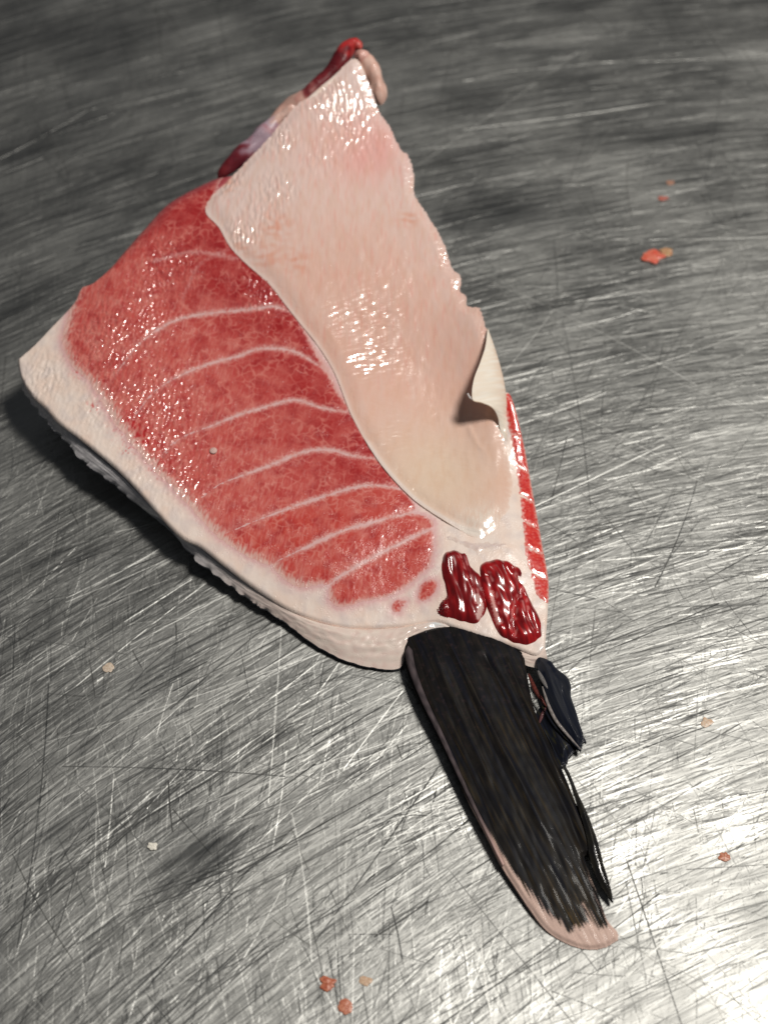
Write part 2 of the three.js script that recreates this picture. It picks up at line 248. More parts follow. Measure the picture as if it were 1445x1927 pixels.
// rounded shoulder along the upper left, tight edge elsewhere
const shoulder = line([[36, 690], [100, 620], [155, 550], [236, 466], [315, 372], [400, 328]]);
const rimLow = line(EDGE);
const fibreAxis = (() => { const a = place(330, 560), b = place(270, 760), l = Math.hypot(b[0] - a[0], b[2] - a[2]); return [(b[0] - a[0]) / l, (b[2] - a[2]) / l]; })();
const glintSpot = (px, py, r) => { const q = place(px, py); return (x, z) => gauss(Math.hypot(x - q[0], z - q[2]), r); };
const wetLeft = [glintSpot(220, 640, 16), glintSpot(270, 600, 12), glintSpot(310, 500, 12), glintSpot(200, 760, 13), glintSpot(280, 760, 16), glintSpot(290, 850, 14), glintSpot(340, 900, 10), glintSpot(70, 710, 9), glintSpot(500, 540, 10)];
const wetCorner = glintSpot(80, 712, 9);
function fibres(x, z) {      // relief of wet muscle fibres on the left of the cut face
  const u = x * fibreAxis[0] + z * fibreAxis[1], v = -x * fibreAxis[1] + z * fibreAxis[0];
  let w = 0; for (const f of wetLeft) w = Math.max(w, f(x, z));
  w = Math.max(w, 1.5 * wetCorner(x, z));
  return [w, 0.55 * N1(u / 6, v / 2.4) + 0.42 * N2(u / 2.1, v / 1.7) + 0.20 * N3(u / 1.0, v / 0.9)];
}
function faceHeight(x, z, d) {   // the cut face before segments are added
  const ds = shoulder(x, z)[1], dl = shoulder(x, z)[0] < 16 ? Math.max(0, d) : 99, roundL = lerp(1.0, 13, sstep(0.35, 0.75, ds)), de = rimLow(x, z)[0];
  let h = Htop(x, z);
  if (dl < roundL) { const t = 1 - dl / roundL; h -= roundL * 0.75 * (1 - Math.sqrt(Math.max(0, 1 - t * t))); }
  if (de < 2.6) { const t = 1 - de / 2.6; h -= lerp(1.7, 0.8, sstep(-70, -20, x)) * (1 - Math.sqrt(Math.max(0, 1 - t * t))); }
  if (d < 1.2) { const t = 1 - d / 1.2; h -= 0.9 * (1 - Math.sqrt(Math.max(0, 1 - t * t))); }
  const [w, f] = fibres(x, z);
  return h + 0.12 * fbm(N2, x / 9, z / 9, 3) + f * (0.05 + 0.36 * w);
}

// muscle segments between the white septa
const S1 = [[190, 745], [230, 688], [270, 640], [330, 603], [400, 589], [480, 581], [520, 577], [562, 596]];
const S2 = [[235, 815], [265, 768], [300, 730], [350, 702], [400, 683], [450, 670], [485, 657], [520, 656], [560, 664], [620, 700]];
const S3 = [[287, 878], [312, 848], [345, 822], [400, 801], [450, 781], [520, 760], [560, 753], [610, 769], [668, 778]];
const S4 = [[362, 957], [382, 935], [415, 911], [470, 890], [520, 871], [570, 851], [620, 846], [660, 857], [718, 864]];
const S5 = [[408, 1008], [435, 1000], [470, 985], [560, 951], [620, 931], [690, 913], [755, 920]];
const S6 = [[512, 1062], [535, 1050], [583, 1027], [640, 1001], [700, 983], [775, 965]];
const S7 = [[622, 1100], [640, 1085], [671, 1066], [714, 1043], [758, 1021], [796, 1002], [815, 996]];
const rev = (a) => a.slice().reverse();
const segments = [
  [[425, 265], [292, 312], [238, 372], [205, 430], [180, 480], [158, 515], [138, 556], [122, 615], [116, 645], [135, 690], [165, 715], ...S1, [525, 528], [470, 482], [440, 450], [420, 420], [402, 385]],
  [...rev(S1), [205, 780], ...S2, [590, 650]],
  [...rev(S2), [258, 848], ...S3, [640, 740]],
  [...rev(S3), [320, 915], ...S4, [700, 820]],
  [...rev(S4), [385, 985], ...S5, [740, 895]],
  [...rev(S5), [425, 1022], [438, 1030], [464, 1047], [499, 1062], ...S6, [780, 945]],
  [...rev(S6), [520, 1076], [534, 1091], [566, 1106], [601, 1102], ...S7, [815, 978]],
  [...rev(S7), [618, 1114], [621, 1134], [642, 1144], [685, 1134], [743, 1119], [790, 1085], [812, 1062], [817, 1025]],
  [[785, 1118], [792, 1100], [806, 1090], [821, 1092], [824, 1104], [815, 1120], [800, 1130], [788, 1130]],
  [[737, 1140], [742, 1131], [756, 1128], [765, 1132], [758, 1142], [752, 1152], [741, 1152]],
];
const segField = segments.map((s) => region(s, 0, 4));
const septumHalf = [0.1, 0.15, 0.18, 0.18, 0.2, 0.3, 0.35, 0.2, 0, 0];
const fleshField = region([[425, 265], [292, 312], [238, 372], [205, 430], [180, 480], [158, 515], [138, 556], [122, 615], [116, 645], [135, 690], [165, 715], [190, 745], [235, 815], [287, 878], [362, 957], [408, 1008], [438, 1030], [464, 1047], [500, 1064], [520, 1076], [534, 1091], [566, 1106], [604, 1106], [618, 1118], [621, 1134], [642, 1144], [685, 1134], [743, 1119], [790, 1085], [812, 1062], [820, 1020], [815, 985], [790, 950], [740, 890], [690, 820], [640, 740], [590, 650], [525, 528], [470, 482], [420, 420]], 0, 4);
const leftSoft = (() => { const a = place(150, 560), b = place(430, 1010), ex = b[0] - a[0], ez = b[2] - a[2], l = Math.hypot(ex, ez); return (x, z) => ((x - a[0]) * ez - (z - a[2]) * ex) / l * 1; })();   // mm to the inner side of the fat band
const faintSeptum = line([[290, 492], [350, 476], [400, 478], [445, 488]]);
const faint2 = line([[345, 560], [375, 500], [430, 470]]);
const purpleEdge = line([[170, 548], [245, 490], [330, 396]]);
const bloody = [[180, 762, 2.2], [147, 700, 2], [240, 800, 4], [268, 825, 4], [300, 880, 3], [240, 845, 1.6]].map(([a, b, r]) => glintSpot(a, b, r));

function segmentColor(i) {
  return (x, z, d) => {
    const u = x * fibreAxis[0] + z * fibreAxis[1], v = -x * fibreAxis[1] + z * fibreAxis[0];
    const inner = Math.abs(leftSoft(x, z)), right = sstep(18, 78, inner);
    const wx = x + 1.3 * N1(x / 5, z / 5), wz = z + 1.3 * N2(x / 5, z / 5);
    const net = worley(wx / 4.4, wz / 3.6), net2 = worley(wx / 2.2 + 40, wz / 1.7 + 9), streak = N3(u / 7, v / 1.3), patch = sstep(-0.45, 0.5, N1(x / 13, z / 13));
    let c = mixc([200, 90, 82], [170, 42, 42], right);
    if (i >= 5) c = mixc(c, [196, 64, 54], 0.8);
    if (i === 0) c = mixc(c, [160, 36, 40], 0.5 * right);
    if (i < 5) c = mixc(c, [150, 24, 30], 0.6 * sstep(58, 92, inner + 8 * N1(x / 12, z / 12)));
    c = mixc(c, [208, 112, 102], 0.9 * clamp(0.28 + 1.3 * fbm(N1, x / 16, z / 16, 2)) * (1 - 0.45 * right));
    c = mixc(c, [142, 22, 28], clamp(0.85 * fbm(N2, x / 11, z / 11, 2)));
    c = mixc(c, [226, 148, 134], 0.6 * (1 - sstep(0.0, 0.3, net)) * (0.3 + 0.7 * patch));
    c = mixc(c, [216, 120, 108], 0.28 * (1 - sstep(0.01, 0.24, net2)) * (1 - 0.4 * patch));
    c = mixc(c, [224, 150, 143], 0.45 * sstep(0.0, 0.9, streak) * (1 - right));
    c = mixc(c, [184, 52, 54], 0.45 * sstep(0.2, 0.8, N2(u / 9, v / 1.6)) * (1 - right));
    if (i === 0) { const q = faintSeptum(x, z)[0], q2 = faint2(x, z)[0]; c = mixc(c, [222, 168, 164], 0.6 * gauss(q + 0.7 * N1(x / 2, z / 2), 0.7) + 0.4 * gauss(q2 + 0.8 * N2(x / 2, z / 2), 0.6)); c = mixc(c, [168, 84, 92], 0.6 * sstep(9, 0, shoulder(x, z)[0]) * right); }
    for (const f of bloody) c = mixc(c, [182, 16, 22], 0.85 * f(x, z) * sstep(0.0, 0.5, N2(u / 4, v / 2)));
    const edge = i < 8 ? fleshField(x, z) : 9, reach = lerp(5.5, 2.2, sstep(14, 40, inner)), atBody = sstep(0.4, 0.7, shoulder(x, z)[1]) * sstep(30, 10, shoulder(x, z)[0]);
    c = mixc(mixc([228, 204, 192], [222, 168, 158], 0.45), c, Math.max(atBody, sstep(-0.2, reach, edge + 0.35 * reach * N3(u / 4.5, v / 1.3))));
    const soft = sstep(-0.4, 1.9, d + 0.6 * N2(x / 1.5, z / 1.5) + 0.3 * N1(x / 0.7, z / 0.7));
    c = mixc(c, [216, 140, 134], 0.5 * Math.exp(-Math.max(0, d) / 2) * sstep(20, 50, inner) * (0.6 + 0.6 * N1(x / 9, z / 9)));
    return mixc([222, 172, 166], c, Math.max(soft, 0.85 * sstep(34, 6, inner), sstep(3, 1, body(x, z)) * sstep(0.4, 0.7, shoulder(x, z)[1])));
  };
}
const sideEdge = line([[958, 748], [978, 815], [992, 882], [1007, 962], [1019, 1029], [1031, 1099]]);
function fatColor(x, z, d, h) {
  const u = x * fibreAxis[0] + z * fibreAxis[1], v = -x * fibreAxis[1] + z * fibreAxis[0];
  let near = 99; for (let i = 0; i < segField.length; i++) { const b = segField[i].box; if (x > b[0] - 6 && x < b[1] + 6 && z > b[2] - 6 && z < b[3] + 6) near = Math.min(near, -segField[i](x, z)); }
  let c = mixc([238, 222, 212], [236, 212, 198], 0.5 + fbm(N1, x / 16, z / 16, 3));
  c = mixc(c, [214, 200, 196], 0.5 * sstep(0, 0.8, N2(x / 9, z / 9)));
  c = mixc(c, [236, 222, 212], 0.4 * sstep(0.2, 0.9, N3(u / 12, v / 1.1)));
  c = mixc(c, [216, 166, 166], 0.8 * Math.exp(-Math.max(0, near - 0.4 + 0.6 * N2(x / 2, z / 2)) / 1.6));
  for (const f of bloody) c = mixc(c, [196, 30, 32], 0.9 * f(x, z) * sstep(0.4, 0.75, N2(u / 3, v / 1.8)));
  if (x > 40) c = mixc(c, [208, 66, 58], sstep(2.4, 1.2, sideEdge(x, z)[0] + 0.6 * N2(x / 3, z / 3)));
  const [sd, ss] = shoulder(x, z); c = mixc(c, [170, 70, 76], sstep(12, 6, sd) * sstep(0.4, 0.6, ss));
  return c;
}
const fat = part('fat_layer', slab({ box: padded(body), step: 0.55, sdf: body, top: faceHeight, bottom: (x, z, d, h) => lerp(h - 0.9, Math.max(0.2, Hbot(x, z)), sstep(0.5, 7, d)), color: fatColor, under: [150, 150, 155] }), M.fat, collar);
segField.forEach((f, i) => {
  const w = septumHalf[i], sdf = (x, z) => Math.min(f(x, z) - w * (1 + 0.9 * N2(x / 11, z / 11)) * sstep(10, 34, Math.abs(leftSoft(x, z))) - 0.3 * N1(x / 3.5, z / 3.5) - 0.22 * N2(x / 1.3, z / 1.3) - 0.15, body(x, z) - 0.1);
  part('muscle_segment', slab({ box: padded(f), step: 0.3, sdf, top: (x, z, d) => faceHeight(x, z, body(x, z)) + 0.04 + 0.15 * sstep(0, 3, d), bottom: (x, z, d, h) => h - 1.6, color: segmentColor(i), wallColor: [214, 140, 132] }), M.flesh, collar);
});

// ---------------------------------------------------------------- red side muscles along the edge by the fin
const sideIn = along([[942, 738], [958, 800], [967, 850], [975, 900], [981, 950], [986, 1000], [992, 1050], [1004, 1095], [1018, 1140]]), sideOut = along([[968, 738], [984, 800], [996, 850], [1006, 900], [1016, 950], [1026, 1000], [1036, 1050], [1042, 1095], [1044, 1140]]);
const cutsAt = [0, 0.19, 0.34, 0.48, 0.6, 0.72, 0.84, 0.97], sides = [];
for (let k = 0; k < 7; k++) {   // each block leans down towards the rim, a pale seam between it and the next
  const a = cutsAt[k] + 0.007, b = cutsAt[k + 1] - 0.007, lean = 0.055, P = [];
  for (const t of [0, 0.33, 0.67, 1]) P.push(sideIn(lerp(a, b, t) + 0.006 * N1(k * 3, t * 5)).slice(0, 2));
  for (const t of [1, 0.67, 0.33, 0]) P.push(sideOut(lerp(a, b, t) + lean).slice(0, 2));
  sides.push(P.map((p, q) => (q === 0 || q === 3 ? [...p, 1] : p)));
}
const sideColor = (x, z, d) => { let c = mixc([196, 32, 30], [214, 62, 52], 0.5 + fbm(N1, x / 4, z / 4, 3)); c = mixc(c, [230, 120, 104], 0.6 * sstep(0.1, 0.9, N2(x / 2.4 + z / 3, z / 1.1 - x / 5))); return mixc([226, 168, 158], c, sstep(-0.4, 2.0, d + 0.7 * N2(x / 1.8, z / 1.8))); };
for (const s of sides) {
  const f = region(s, 0, 5), sdf = (x, z) => Math.min(f(x, z) + 0.35 + 0.5 * N1(x / 3, z / 3), body(x, z) - 0.04);
  part('side_muscle', slab({ box: padded(f, 2), step: 0.3, sdf, top: (x, z, d) => faceHeight(x, z, body(x, z)) + 0.03 + 0.3 * sstep(0, 2, d), bottom: (x, z, d, h) => h - 1.2, color: sideColor }), M.dark, collar);
}

// ---------------------------------------------------------------- two dark muscle stumps at the fin root
const stumps = [
  [[834, 1042], [846, 1031], [865, 1032], [877, 1036], [885, 1058], [900, 1075], [908, 1096], [914, 1123], [914, 1145], [904, 1160], [892, 1167], [867, 1162], [842, 1156], [826, 1149], [828, 1131], [842, 1116], [840, 1096], [834, 1077], [832, 1058]],
  [[904, 1063], [914, 1054], [929, 1048], [954, 1052], [976, 1065], [983, 1088], [995, 1121], [1009, 1150], [1020, 1180], [1016, 1195], [999, 1206], [978, 1206], [950, 1195], [931, 1174], [920, 1145], [908, 1106], [904, 1081]]];
const folds = [[line([[868, 1040], [882, 1085], [893, 1110], [896, 1135]])], [line([[918, 1085], [928, 1118], [940, 1174]]), line([[972, 1085], [979, 1112], [968, 1150], [966, 1196]]), line([[985, 1125], [992, 1160], [1006, 1186]])]];
const ragged = glintSpot(830, 1145, 2.5);
stumps.forEach((s, i) => {
  const f = region(s, 2, 5), fold = folds[i], H = i ? 3.7 : 3.4;
  const sdf = (x, z) => f(x, z) + 1.1 + 0.12 * N1(x / 6, z / 6) + (i === 0 ? ragged(x, z) * N2(x / 0.8, z / 0.8) : 0);
  const axis = (() => { const a = place(i ? 935 : 855, 1050), b = place(i ? 985 : 880, 1160), l = Math.hypot(b[0] - a[0], b[2] - a[2]); return [(b[0] - a[0]) / l, (b[2] - a[2]) / l]; })();
  part('dark_muscle', slab({
    box: padded(f, 2), step: 0.3, sdf,
    top: (x, z, d) => { const r = 4.6, t = 1 - Math.min(d, r) / r, u = x * axis[0] + z * axis[1], v = -x * axis[1] + z * axis[0]; let h = Htop(x, z) - 1.6 + (H + 0.4) * Math.pow(Math.max(0, 1 - t * t), 0.9); fold.forEach((q, k) => { const e = q(x, z)[0]; h -= (k === 1 ? 1.5 : 0.9) * gauss(e, 1.0); }); return h + 0.6 * N1(u / 16, v / 4.5) + 0.05 * N3(u / 5, v / 3); },
    bottom: (x, z) => Htop(x, z) - 2.5,
    color: (x, z, d) => {
      const u = x * axis[0] + z * axis[1], v = -x * axis[1] + z * axis[0];
      let c = mixc(i ? [166, 22, 26] : [128, 14, 18], [104, 10, 16], 0.5 + fbm(N2, u / 9, v / 4, 2));
      c = mixc(c, [200, 38, 38], clamp(0.9 * N1(u / 12 + 5, v / 2.2)) * (i ? 0.9 : 0.5)); c = mixc(c, [206, 96, 92], 0.25 * sstep(0.4, 0.9, N2(u / 16, v / 2)));
      fold.forEach((q) => { c = mixc(c, [222, 172, 166], 0.62 * gauss(q(x, z)[0] - 0.9, 0.4) * sstep(-0.5, 0.5, N3(u / 4, v / 4))); });
      if (!i) { const q = stumpFat(x, z); c = mixc(c, [216, 176, 170], q); } else { const q = stumpFat2(x, z); c = mixc(c, [220, 166, 158], q); }
      return mixc(c, [204, 120, 116], 0.5 * (1 - sstep(0, 1.0, d)));
    } }), M.dark, collar);
});
function stumpFat(x, z) { stumpFat.f ??= line([[897, 1118], [905, 1135], [900, 1155]], 3); return sstep(1.7, 0.7, stumpFat.f(x, z)[0] + 0.4 * N1(x, z)); }
function stumpFat2(x, z) { stumpFat2.f ??= line([[925, 1110], [930, 1140], [938, 1168]], 3); return 0.85 * sstep(1.3, 0.4, stumpFat2.f(x, z)[0] + 0.4 * N1(x, z)); }

// ---------------------------------------------------------------- pale lining over the upper half
const liningOutline = [[663, 106], [690, 142], [712, 203], [735, 238], [752, 275], [768, 290], [779, 328], [780, 362], [800, 395], [825, 435], [838, 462], [850, 500], [867, 519], [866, 545], [877, 556], [880, 573], [902, 576, 1], [912, 605], [921, 634], [932, 690], [942, 760], [950, 800], [964, 862], [970, 915], [958, 968], [930, 1004], [898, 1010], [860, 992], [820, 968], [775, 936], [730, 889], [700, 848], [672, 800], [655, 765], [630, 700], [600, 650], [560, 600], [535, 568], [505, 530], [462, 492], [432, 460], [412, 425], [387, 396], [398, 367], [432, 335], [462, 302], [500, 263], [530, 226], [562, 190], [592, 176], [622, 150]];
const lining = region(liningOutline, 1.2, 6);
const leftRidge = line([[387, 396], [412, 425], [432, 460], [462, 492], [505, 530], [535, 568], [560, 600], [600, 650], [630, 700], [655, 765], [672, 800], [700, 848], [730, 889], [775, 936], [820, 968], [860, 992]], 1);
const whiteArc = line([[690, 835], [730, 889], [775, 936], [820, 968], [862, 990], [900, 1002]], 1);
const whitePatch = [glintSpot(890, 992, 7), glintSpot(925, 985, 6)];
const rosy = glintSpot(688, 285, 11), rosy2 = glintSpot(620, 270, 14), cream = glintSpot(820, 900, 20), peach = glintSpot(660, 540, 32), peach2 = glintSpot(740, 640, 26), rust = [[455, 462, 3.2], [500, 485, 4.5], [560, 495, 4], [770, 415, 3], [700, 195, 1.6], [425, 350, 4], [520, 430, 5]].map(([a, b, c]) => glintSpot(a, b, c));
const creases = [line([[880, 800], [893, 830], [905, 845]], 1)];
const wetTop = [[622, 190, 7, 1.5], [634, 215, 8, 1.6], [590, 195, 5, 1.2], [530, 265, 6, 1.7], [665, 260, 9, 1.1], [460, 440, 6, 1.7], [520, 360, 7, 1.4], [430, 345, 6, 1.5], [490, 400, 9, 1], [600, 300, 9, 0.8]].map(([a, b, c, k]) => [glintSpot(a, b, c), k]);
const wetMid = [[640, 600, 5, 1], [700, 600, 8, 1.2], [720, 605, 6, 1.2], [715, 660, 7, 1.1], [675, 690, 6, 1.1], [740, 825, 7, 0.5], [820, 860, 6, 0.4]].map(([a, b, c, k]) => [glintSpot(a, b, c), k]);
const melt = line([[951, 770], [958, 815], [968, 862], [974, 915], [962, 968], [932, 1008], [898, 1014], [868, 1000]], 1);
function liningTop(x, z, d) {
  const [dl, sl] = leftRidge(x, z), arc = whiteArc(x, z)[0];
  let h = Htop(x, z) + lerp(-0.12, 0.5 + lerp(0.9, 0.35, sstep(8, 2, dl)) * sstep(0, 5, d), sstep(0.5, 9, melt(x, z)[0])) + 0.35 * gauss(arc - 0.8, 1.0);
  let a = 0; for (const [f, k] of wetTop) a = Math.max(a, k * f(x, z));
  let b = 0; for (const [f, k] of wetMid) b = Math.max(b, k * f(x, z));
  h += a * (0.24 * N1(x / 2.2, z / 6) + 0.05 * N2(x / 1.2, z / 3)) + b * (0.2 * N1(x / 9 - z / 20, z / 2.4 + x / 9) + 0.03 * N2(x / 4, z / 1.2 + x / 5));
  h += 0.16 * fbm(N3, x / 9, z / 13, 2) + 0.02 * N2(x / 1.4, z / 6);
  for (const q of creases) h += 0.25 * gauss(q(x, z)[0], 0.9);
  return h;
}
function liningColor(x, z, d, h) {
  let c = mixc([230, 206, 199], [225, 185, 169], sstep(-110, -40, z));
  const g = (f, col, k) => { c = mixc(c, col, k * f(x, z)); };
  g(peach, [224, 175, 156], 0.75); g(peach2, [224, 175, 157], 0.65); g(cream, [226, 204, 180], 0.8); g(rosy, [234, 160, 152], 0.9); g(rosy2, [232, 184, 172], 0.6);
  c = mixc(c, [228, 206, 198], 0.35 * sstep(-0.6, 0.9, fbm(N1, x / 9, z / 26, 3)) * sstep(20, -60, z));
  c = mixc(c, [212, 162, 130], 0.22 * sstep(-0.3, 0.9, fbm(N2, x / 5, z / 16, 4)));
  c = mixc(c, [226, 150, 136], 0.3 * sstep(0.25, 0.9, N3(x / 2.2, z / 14)) * sstep(-20, -80, z));
  c = mixc(c, [232, 206, 190], 0.3 * sstep(0.2, 1, N2(x / 14 + z / 30, z / 1.1 - x / 4)) * sstep(-70, -20, z));
  for (const f of rust) c = mixc(c, [214, 130, 100], 0.45 * f(x, z) * sstep(-0.9, 0.9, N1(x / 6, z / 4)));
  for (const f of whitePatch) c = mixc(c, [236, 226, 214], 0.85 * f(x, z) * (0.55 + 0.45 * N2(x / 0.8 + z / 5, z / 6)));
  c = mixc(c, [238, 216, 202], sstep(6, 0.5, melt(x, z)[0] + N1(x / 3, z / 3)));
  c = mixc(c, [234, 224, 214], 0.75 * gauss(whiteArc(x, z)[0] - 0.5, 0.9));
  c = mixc(c, [234, 214, 206], 0.6 * gauss(leftRidge(x, z)[0] - 0.5, 0.7));
  return c;
}
const liningMesh = part('belly_lining', slab({ box: padded(lining, 2), step: 0.32, sdf: (x, z) => lining(x, z) + (leftRidge(x, z)[0] < 2 ? 0.1 : 1) * (0.35 * N1(x / 2.6, z / 2.6) + 0.15 * N2(x / 0.9, z / 0.9)), top: liningTop, bottom: (x, z, d, h) => h - 0.75, color: liningColor, wallColor: [226, 200, 176] }), M.lining, collar);
// the loose edge curls up and over towards the middle
{
  const DH = (y) => 6 * sstep(800, 600, y);   // the lining rises towards its upper end
  const fold = along([[918, 618, 32], [927, 650, 31], [937, 690, 30], [944, 722, 29], [949, 755, 27], [951, 790, 24], [954, 830, 22]].map((p) => at(p[0], p[1], p[2] + DH(p[1]))));
  const foot = along([[905, 620, 29], [917, 655, 27], [926, 692, 25], [934, 724, 24], [940, 757, 22.5], [945, 790, 21], [950, 830, 20.5]].map((p) => at(p[0], p[1], p[2] + DH(p[1]))));
  const free = along([[917, 620, 33], [913, 652, 35], [903, 683, 37], [892, 712, 38], [888, 738, 38], [890, 753, 37], [905, 757, 35.5], [925, 766, 32.5], [936, 783, 28], [940, 805, 24], [947, 832, 21]].map((p) => at(p[0], p[1], p[2] + DH(p[1]))));
  const pt = (lift) => (s, t) => {
    const a = foot(s), b = fold(s), c = free(s), e = s * 1, up = lift;
    const q = t < 0.35 ? (() => { const k = t / 0.35; return [0, 1, 2].map((i) => lerp(a[i], b[i], k)); })() : (() => { const k = (t - 0.35) / 0.65; return [0, 1, 2].map((i) => lerp(b[i], c[i], k)); })();
    const round = Math.sin(clamp((t - 0.0) / 1) * Math.PI); q[0] += round * 1.2 * Math.sin(Math.PI * s); q[1] += round * 0.9 * Math.sin(Math.PI * s) - up;
    const ridge = 0.16 * N1(s * 22, t * 1.5 + s * 6) + 0.1 * N2(s * 60, t * 2); q[1] += ridge * Math.sin(Math.PI * t); return q;
  };
  const col = (s, t) => mixc(mixc([236, 208, 186], [250, 238, 222], sstep(0.2, 0.7, t)), [254, 248, 238], 0.7 * sstep(0.1, 0.8, N1(s * 26, t * 1.5 + s * 6)));
  const g1 = strip(90, 26, pt(0), col), g2 = strip(90, 26, pt(0.6), col, true);
  part('curled_flap', mergeGeometries([g1, g2]), M.flap, liningMesh);
  const thread = new THREE.TubeGeometry(new THREE.CatmullRomCurve3([[890, 753, 37], [884, 748, 37.5], [880, 741, 37.2]].map((p) => new THREE.Vector3(...at(...p).map((v) => v / 1000)))), 12, 0.0004, 6);
  thread.setAttribute('color', new THREE.Float32BufferAttribute(new Array(thread.attributes.position.count * 3).fill(0.7), 3));
  part('torn_thread', thread, M.lining, liningMesh);
}

// ---------------------------------------------------------------- skin and lower lip below the cut face
{
  const inn = along([[47, 728, 25.6], [55, 741, 24.8], [88, 773, 23.8], [126, 811, 22.6], [166, 841, 20.8], [239, 904, 17.8], [332, 1007, 14.6], [380, 1035, 12.6], [432, 1076, 10.2], [496, 1123, 8.6], [554, 1158, 7.2], [612, 1178, 6.4], [671, 1187, 5.9], [758, 1183, 6.2], [818, 1175, 7.4], [861, 1186, 7.2], [924, 1207, 6.8], [1000, 1233, 6.4], [1024, 1224, 6.8]].map((p) => at(p[0], p[1] - 5, p[2])));
  const out = along([[42, 734, 21.5], [58, 754, 20.6], [80, 783, 19.6], [118, 823, 18.4], [154, 864, 16.9], [206, 905, 15], [256, 946, 13], [319, 996, 10.8], [373, 1055, 8.8], [429, 1097, 7], [465, 1126, 5.6], [536, 1171, 4], [583, 1207, 3.2], [641, 1239, 2.6], [700, 1256, 2.2], [752, 1257, 2.2], [768, 1222, 4], [795, 1207, 5.4], [820, 1193, 6.4], [861, 1199, 6.6], [903, 1228, 5.6], [949, 1236, 5.2], [994, 1253, 5], [1032, 1266, 4.6]].map((p) => at(...p)));
  const len = (f) => { const L = [0]; let p = f(0); for (let i = 1; i <= 400; i++) { const q = f(i / 400); L.push(L[i - 1] + Math.hypot(q[0] - p[0], q[2] - p[2])); p = q; } return L; };
  // match the two curves at chosen places
  const mI = [[0, 0]], nearest = (f, x, z) => { let b = 1e9, s = 0; for (let i = 0; i <= 800; i++) { const q = f(i / 800), d = (q[0] - x) ** 2 + (q[2] - z) ** 2; if (d < b) { b = d; s = i / 800; } } return s; };
  const pairs = [[[126, 811], [121, 821]], [[239, 904], [208, 903]], [[332, 1007], [320, 995]], [[432, 1076], [429, 1097]], [[554, 1158], [536, 1171]], [[671, 1187], [641, 1239]], [[758, 1183], [752, 1257]], [[818, 1175], [820, 1193]], [[924, 1207], [903, 1228]]];
  const key = [[0, 0], ...pairs.map(([a, b]) => { const A = at(a[0], a[1], 12), B = at(b[0], b[1], 9); return [nearest(inn, A[0], A[2]), nearest(out, B[0], B[2])]; }), [1, 1]];
  const remap = (s) => { const k = s * (key.length - 1), i = Math.min(key.length - 2, Math.floor(k)), t = k - i; return [lerp(key[i][0], key[i + 1][0], t), lerp(key[i][1], key[i + 1][1], t)]; };
  const pt = (lift) => (s, t) => {
    const [si, so] = remap(s), a = inn(si), b = out(so), w = Math.hypot(a[0] - b[0], a[2] - b[2]), leftness = 1 - sstep(0.38, 0.55, s);
    const jag = t > 0.8 ? (t - 0.8) / 0.2 * ((0.2 + 0.9 * leftness) * N1(s * 46, 3) + (0.1 + 0.4 * leftness) * N2(s * 150, 1) * (0.5 + N3(s * 30, 2))) : 0, dx = (b[0] - a[0]) / (w || 1), dz = (b[2] - a[2]) / (w || 1);
    const q = [lerp(a[0], b[0], t) + dx * jag, lerp(a[1], b[1], t), lerp(a[2], b[2], t) + dz * jag];
    q[1] += Math.sin(Math.PI * Math.pow(t, 0.7)) * Math.min(2.4, w * 0.22) - 0.5 * gauss(t, 0.05) + 0.18 * N3(s * 40, t * 4) * Math.sin(Math.PI * t) + 0.45 * N1(s * 7 + 4, t * 5 + s * 6) * sstep(5, 11, w) * Math.sin(Math.PI * t) - lift * sstep(0, 0.2, t) - (lift ? 0 : 0); return q;
  };
  const col = (s, t) => {
    const grey = 1 - sstep(0.30, 0.52, s);
    let c = mixc([228, 206, 196], [232, 216, 204], 0.5 + 0.5 * N1(s * 30, t * 3)); c = mixc(c, [220, 188, 178], 0.4 * sstep(0.1, 0.8, N2(s * 40, t * 6)));
    c = mixc(c, mixc([168, 166, 170], [206, 204, 206], 0.5 + 0.6 * N2(s * 90, t * 4)), grey * 0.9); c = mixc(c, [120, 116, 120], grey * 0.6 * gauss(t, 0.12));
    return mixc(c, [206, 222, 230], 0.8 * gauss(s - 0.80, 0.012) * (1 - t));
  };
  part('skin_edge', mergeGeometries([strip(700, 22, pt(0), col), strip(700, 22, pt(1.1), (s, t) => [120, 122, 128], true)]), M.skin, collar);
}

// ---------------------------------------------------------------- lobes that show behind the lining's upper edges
function lobe(name, pts, width, thick, color, mat, label) {   // a rounded, tapered body along a line; pts [px, py, height mm]
  const f = along(pts.map((p) => at(...p)));
  const g = strip(60, 28, (s, t) => {
    const c = f(s), e = f(Math.min(1, s + 0.01)), b = f(Math.max(0, s - 0.01)), dx = e[0] - b[0], dz = e[2] - b[2], l = Math.hypot(dx, dz) || 1, a = t * Math.PI * 2;
    const p = Math.pow(Math.max(0, 1 - Math.pow(Math.abs(2 * s - 1), 2.6)), 0.5), q = pts.length / 4, n = 1 + 0.24 * N1(s * 1.8 * q + width, Math.sin(a) * 0.6 + thick) + 0.05 * N2(s * 6 * q, Math.cos(a));
    const w = width * p * n * Math.cos(a), h = thick * p * n * Math.sin(a);
    return [c[0] - dz / l * w, c[1] + h, c[2] + dx / l * w];
  }, (s, t, p) => color(s, t));
  return part(name, g, mat, collar, label);
}
const tissue = [[0, [92, 22, 28]], [0.14, [110, 40, 50]], [0.2, [166, 140, 154]], [0.34, [174, 152, 164]], [0.4, [206, 164, 150]], [0.55, [214, 172, 158]], [0.62, [110, 34, 40]], [0.82, [92, 22, 30]], [0.9, [176, 44, 44]], [1, [196, 84, 76]]];
